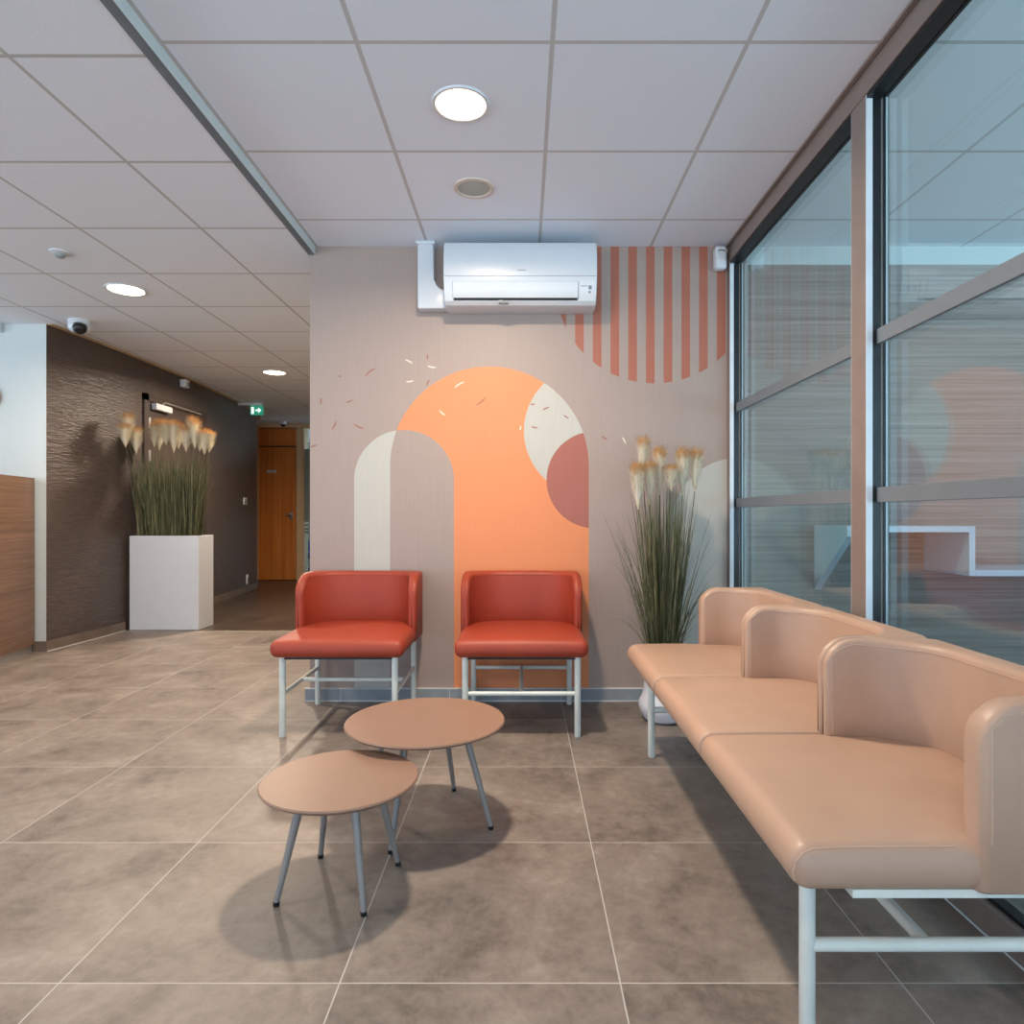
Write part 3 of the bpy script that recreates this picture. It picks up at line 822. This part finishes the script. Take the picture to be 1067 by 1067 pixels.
# ------------------------------------------------------------------ coffee tables
def coffee(label, x, y, h, r, rfoot, a0):
    t = thing('coffee_table', label, 'table', (x, y, 0))
    th = .016
    bm = bmesh.new(); lathe(bm, [(0, h - th), (r * .93, h - th), (r - .004, h - th * .62), (r - .0005, h - th * .35), (r, h - .004), (r - .003, h), (0, h)], 96)
    obj('tabletop', bm, 'table_top', t, ang=30)
    bm = bmesh.new(); lathe(bm, [(0, h - th - .006), (r * .62, h - th - .006), (r * .66, h - th), (0, h - th)], 48); obj('mounting_plate', bm, 'table_leg', t)
    for k in range(4):
        a = math.radians(a0 + 90 * k); f = Vector((math.cos(a), math.sin(a), 0))
        tp = f * (rfoot * .60) + Vector((0, 0, h - th - .002)); ft = f * rfoot
        bm = bmesh.new(); tube(bm, [ft + Vector((0, 0, .008)) + (tp - ft) * .006, tp], [.0075, .0125], 14)
        lg = obj('leg', bm, 'table_leg', t)
        bm = bmesh.new(); tube(bm, [ft + Vector((0, 0, 0)), ft + Vector((0, 0, .009)) + (tp - ft) * .008], [.0078, .0088], 12)
        obj('foot_cap', bm, 'black', lg)
    return t
coffee('smaller, lower round tan coffee table on grey splayed legs, nearer the camera', -.492, 1.768, .291, .209, .168, -55)
coffee('larger, taller round tan coffee table on grey splayed legs before the chairs', -.318, 2.150, .328, .261, .230, -18)

# ------------------------------------------------------------------ plants
def blade(bm, p0, d, L, w, bend, n=6, lim=None):
    side = Vector((d.y, -d.x, 0))
    if side.length < 1e-3: side = Vector((1, 0, 0))
    a = random.uniform(0, PI); side = Vector((math.cos(a), math.sin(a), 0))
    prev = None
    p = Vector(p0); up = Vector((d.x, d.y, 1)).normalized(); out = Vector((d.x, d.y, 0))
    for k in range(n + 1):
        t = k / n
        pt = Vector(p0) + up * (L * t) + out * (bend * t * t) - Vector((0, 0, .3 * abs(bend) * t * t * t))
        if lim:
            if pt.y > lim[1] * .5: pt.y = lim[1] * (1 - .5 * math.exp(-(pt.y - lim[1] * .5) / (lim[1] * .5)))
            if pt.x < lim[0]: pt.x = lim[0] + .02 * (1 - math.exp(-(lim[0] - pt.x) * 10)) * -1
        ww = w * (1 - t) ** .6 * (0.6 + .4 * min(1, t * 5)) + .0004
        cur = (bm.verts.new(pt - side * ww / 2), bm.verts.new(pt + side * ww / 2))
        if prev: bm.faces.new((prev[0], prev[1], cur[1], cur[0]))
        prev = cur
def plume(name, parent, base, lean, L, R, n=900):
    """feathery seed head: fine hairs sweeping up and outwards from a thin axis, fanning at the tip"""
    bm = bmesh.new()
    ax = Vector((lean[0], lean[1], 1)).normalized(); s1 = ax.orthogonal().normalized(); s2 = ax.cross(s1)
    tube(bm, [ax * (L * .8 * k / 4) for k in range(5)], [.002, .004, .005, .004, .002], 6)
    for i in range(n):
        t = random.random() ** .9 * .82
        a = random.uniform(0, 2 * PI); o = (s1 * math.cos(a) + s2 * math.sin(a))
        env = min(1, .26 + t * 2.4)                       # narrow at the foot, full from the middle up
        reach = R * env * random.uniform(.2, 1.25) ** .8 * (1.25 if t > .6 else 1)
        ln = L * random.uniform(.13, .30)
        p0 = ax * (L * t)
        p1 = ax * (L * t + ln * .5) + o * reach * .68
        p2 = ax * (L * t + ln) + o * reach * random.uniform(.9, 1.12)
        wd = .0011
        sd = ax.cross(o).normalized() * wd
        A, B = bm.verts.new(p0 - sd * .6), bm.verts.new(p0 + sd * .6); Cc, D = bm.verts.new(p1 - sd), bm.verts.new(p1 + sd); E = bm.verts.new(p2)
        bm.faces.new((A, B, D, Cc)); bm.faces.new((Cc, D, E))
    return obj(name, bm, 'plume', parent, base, smooth=False)
def stem(bm, p0, p1): 
    p0, p1 = Vector(p0), Vector(p1)
    tube(bm, [p0, p0.lerp(p1, .5) + Vector((0, 0, .0)), p1], [.0035, .003, .002], 6)

# right plant in the round white pot
PX, PY = .690, 3.190
t = thing('potted_plant', 'pampas grass in a round white pot between the bench and the mural wall', 'potted plant', (PX, PY, 0))
bm = bmesh.new(); lathe(bm, [(0, .001), (.075, .001), (.092, .012), (.112, .045), (.120, .075), (.116, .098), (.104, .120), (.095, .150), (.092, .19), (.092, .217), (.088, .220), (.084, .216), (.083, .18), (0, .18)], 48)
obj('pot', bm, 'pot', t, ang=25)
bm = bmesh.new(); lathe(bm, [(0, .181), (.083, .181), (.083, .186), (.05, .194), (0, .197)], 24); obj('soil', bm, 'soil', t)
bm = bmesh.new()
for i in range(560):
    a = random.uniform(0, 2 * PI); r = .055 * math.sqrt(random.random())
    core = random.random() < .72
    tilt = random.uniform(0, .11) if core else random.uniform(.08, .24)
    L = random.triangular(.55, 1.12, .92) if core else random.uniform(.45, .98)
    a2 = a + random.uniform(-.5, .5)
    blade(bm, (r * math.cos(a), r * math.sin(a), .19), Vector((math.cos(a2) * tilt, math.sin(a2) * tilt, 0)), L, .0068 if core else .0050, random.uniform(0, .5) if core else random.uniform(.2, .9), 6, (-9, .30))
fo = obj('foliage', bm, 'blade', t, smooth=False)
k_ = 3.19 / 680
def ppos(px, py, Y, X0, Y0): return ((px - 544) * Y / 680 - X0, Y - Y0, 1 + (537 - py) * Y / 680)
pl = [(670, 498, 455, 3.26, .02), (665, 531, 482, 3.14, -.03), (677, 526, 480, 3.18, -.01), (687, 516, 466, 3.22, 0), (700, 512, 484, 3.16, 0), (711, 517, 467, 3.20, .02), (724, 512, 467, 3.22, .05)]
sm = bmesh.new()
for px, pb, ptop, Y, le in pl:
    b0 = ppos(px, pb, Y, PX, PY); L = (pb - ptop) * Y / 680
    plume('plume', t, b0, (le * .8, 0), L, .038, 1500)
    stem(sm, (b0[0] * .3, b0[1] * .3, .19), b0)
obj('stem', sm, 'blade', t)

# left plant in the tall white planter
QX0, QX1, QY0, QY1, QH = -3.415, -2.812, 5.675, 5.945, .822
cxp, cyp = (QX0 + QX1) / 2, (QY0 + QY1) / 2
t = thing('potted_plant', 'tall pampas grass in a rectangular white planter by the rippled wall', 'potted plant', (cxp, cyp, 0))
hx, hy = (QX1 - QX0) / 2, (QY1 - QY0) / 2
bm = bmesh.new()
bx(bm, -hx, hx, -hy, hy, .002, QH, .002, 1)
# open top: rim and recessed soil
top = [f for f in bm.faces if f.normal.z > .9 and f.calc_center_median().z > QH - .001]
r_ = bmesh.ops.inset_region(bm, faces=top, thickness=.018); 
ex = bmesh.ops.extrude_face_region(bm, geom=top); 
for v in [g for g in ex['geom'] if isinstance(g, bmesh.types.BMVert)]: v.co.z -= .05
bmesh.ops.delete(bm, geom=[f for f in top if f.is_valid], context='FACES')
obj('planter', bm, 'planter', t, smooth=False)
obj('soil', box(-hx + .02, hx - .02, -hy + .02, hy - .02, QH - .055, QH - .035), 'soil', t, smooth=False)
bm = bmesh.new()
for i in range(900):
    x = random.uniform(-hx + .05, hx - .05); y = random.uniform(-hy + .05, hy - .05)
    outw = x / hx
    tilt = Vector((outw * random.uniform(.0, .12) + random.uniform(-.05, .05), random.uniform(-.09, .09), 0))
    blade(bm, (x, y, QH - .04), tilt, random.triangular(.45, .90, .78), .0070, random.uniform(-.1, .5), 5, (-.295, 9))
for i in range(40):
    x = random.choice((-1, 1)) * random.uniform(.5, .95) * (hx - .05)
    blade(bm, (x, random.uniform(-.08, .08), QH - .04), Vector((math.copysign(random.uniform(.08, .2), x), random.uniform(-.1, .1), 0)), random.uniform(.5, .85), .005, random.uniform(.2, .7), 5, (-.295, 9))
obj('foliage', bm, 'blade', t, smooth=False)
pl = [(134, 458, 430, 5.44, -.02), (131, 466, 441, 5.38, -.04), (142, 473, 444, 5.52, .02), (161, 466, 439, 5.80, 0), (166, 470, 436, 5.88, .02), (173, 464, 437, 5.82, 0), (181, 472, 437, 5.78, .03),
      (186, 468, 440, 5.88, -.02), (194, 471, 444, 5.80, 0), (200, 462, 433, 5.84, .04), (203, 468, 436, 5.78, 0), (208, 471, 447, 5.86, .02), (213, 474, 446, 5.80, .02), (218, 472, 448, 5.84, .06)]
sm = bmesh.new()
for px, pb, ptop, Y, le in pl:
    b0 = ppos(px, pb, Y, cxp, cyp); L = (pb - ptop) * Y / 680
    plume('plume', t, b0, (le, 0), L, .058, 1300)
    stem(sm, (max(-hx + .05, min(hx - .05, b0[0] * .8)), max(-hy + .05, min(hy - .05, b0[1] * .5)), QH - .04), b0)
obj('stem', sm, 'blade', t)

# ------------------------------------------------------------------ reception desk (curved front)
t = thing('reception_desk', 'curved wood-grain reception desk with silver kickboard at the left edge', 'desk', (0, 0, 0))
pth = []
for k in range(15):
    a = math.radians(-78 + 0) ; 
    u = k / 14
    pth.append((-3.566 + .17 * math.sin(PI * .5 * min(1, u * 2.2)) - (max(0, u - .45) ** 2) * 2.2, 4.775 - u * 2.3))
def ribbon(off, z0, z1, th, mat, name):
    bm = bmesh.new(); A = []
    for x, y in pth: A.append([bm.verts.new((x + off, y, z0)), bm.verts.new((x + off, y, z1)), bm.verts.new((x + off - th, y, z1)), bm.verts.new((x + off - th, y, z0))])
    for a, b in zip(A, A[1:]):
        for k in range(4): bm.faces.new((a[k], a[(k + 1) % 4], b[(k + 1) % 4], b[k]))
    bm.faces.new(A[0]); bm.faces.new(A[-1][::-1])
    return obj(name, bm, mat, t, ang=30)
ribbon(0, .06, 1.272, .05, 'desk_wood', 'front_panel')
ribbon(-.02, 0, .06, .03, 'kick', 'kickboard')
ribbon(-.052, .70, .73, .60, 'desk_wood', 'worktop')

# ------------------------------------------------------------------ office shelf behind the glass
t = thing('wall_shelf', 'white zigzag wall shelf on the wood wall behind the glass', 'shelf', (0, MW, 0))
sd = -.36; e = .030
def up(x, y): return 1 + (537 - y) * 3.16 / 680
Xl, Xr = 1.575, 2.165
zt_, zl_ = .948, .735
obj('upper_board', box(Xl, Xr, sd, -.002, zt_ - e, zt_, .001, 1), 'planter', t, smooth=False)
obj('lower_board', box(Xr + e, 3.6, sd, -.002, zl_ - e, zl_, .001, 1), 'planter', t, smooth=False)
obj('divider', box(Xr, Xr + e, sd, -.002, zl_ - e + .001, zt_, .001, 1), 'planter', t, smooth=False)
bm = prism(bmesh.new(), [(sd, zt_ - e), (sd, zt_ - e - .02), (-.002, .60), (-.002, zt_ - e)], 'x', Xl, Xl + .034)
obj('bracket', bm, 'planter', t, smooth=False)
bm = prism(bmesh.new(), [(sd, zl_ - e), (sd, zl_ - e - .02), (-.002, .40), (-.002, zl_ - e)], 'x', 3.574, 3.6)
obj('bracket', bm, 'planter', t, smooth=False)

# ------------------------------------------------------------------ light
w = bpy.data.worlds.new('World'); S.world = w; w.use_nodes = True
bg = w.node_tree.nodes['Background']
# hazy sky above; glow below the horizon added to brighten the ceiling
nt = w.node_tree; tc = nt.nodes.new('ShaderNodeTexCoord'); sx = nt.nodes.new('ShaderNodeSeparateXYZ'); nt.links.new(tc.outputs['Generated'], sx.inputs[0])
mr = nt.nodes.new('ShaderNodeMapRange'); mr.inputs[1].default_value = -.08; mr.inputs[2].default_value = .05; nt.links.new(sx.outputs[2], mr.inputs[0])
mc = nt.nodes.new('ShaderNodeMix'); mc.data_type = 'RGBA'; nt.links.new(mr.outputs[0], mc.inputs[0])
mc.inputs[6].default_value = (1.62, 1.93, 2.25, 1); mc.inputs[7].default_value = (.50, .68, .90, 1)
nt.links.new(mc.outputs[2], bg.inputs[0]); bg.inputs[1].default_value = 2.35
def portal(x0, x1, z0, z1, y, rz=0, loc=None):
    L = bpy.data.lights.new('daylight_opening', 'AREA'); L.shape = 'RECTANGLE'; L.size = x1 - x0; L.size_y = z1 - z0
    L.cycles.is_portal = True
    o = bpy.data.objects.new('daylight_opening', L); C.objects.link(o); o.location = ((x0 + x1) / 2, y, (z0 + z1) / 2)
    o.rotation_euler = (math.radians(90), 0, rz)
    if loc: o.location = loc
    # area lights shine along -Z; turned to face +Y
    return o
portal(-8, 1.1, 0, 2.3, FY - .02); portal(1.2, 5.2, 0, 2.3, FY - .02)
portal(0, 7.4, .3, 2.3, 0, -PI / 2, (-8.02, .55, 1.3)); portal(0, 6.0, .3, 2.3, 0, PI / 2, (5.22, -.15, 1.3))

# ------------------------------------------------------------------ camera
cam = bpy.data.cameras.new('camera'); co = bpy.data.objects.new('camera', cam); C.objects.link(co)
co.location = (0, 0, 1.0); co.rotation_euler = (math.radians(90), 0, 0)
cam.sensor_width = 36; cam.lens = 680 / 1067 * 36
cam.shift_x = -(544 - 533.5) / 1067; cam.shift_y = (537 - 533.5) / 1067
cam.clip_start = .02
S.camera = co
vs = S.view_settings
S.display_settings.display_device = 'sRGB'
vs.view_transform = 'Standard'; vs.look = 'None'; vs.gamma = 1; vs.use_curve_mapping = False
vs.exposure = 0.0
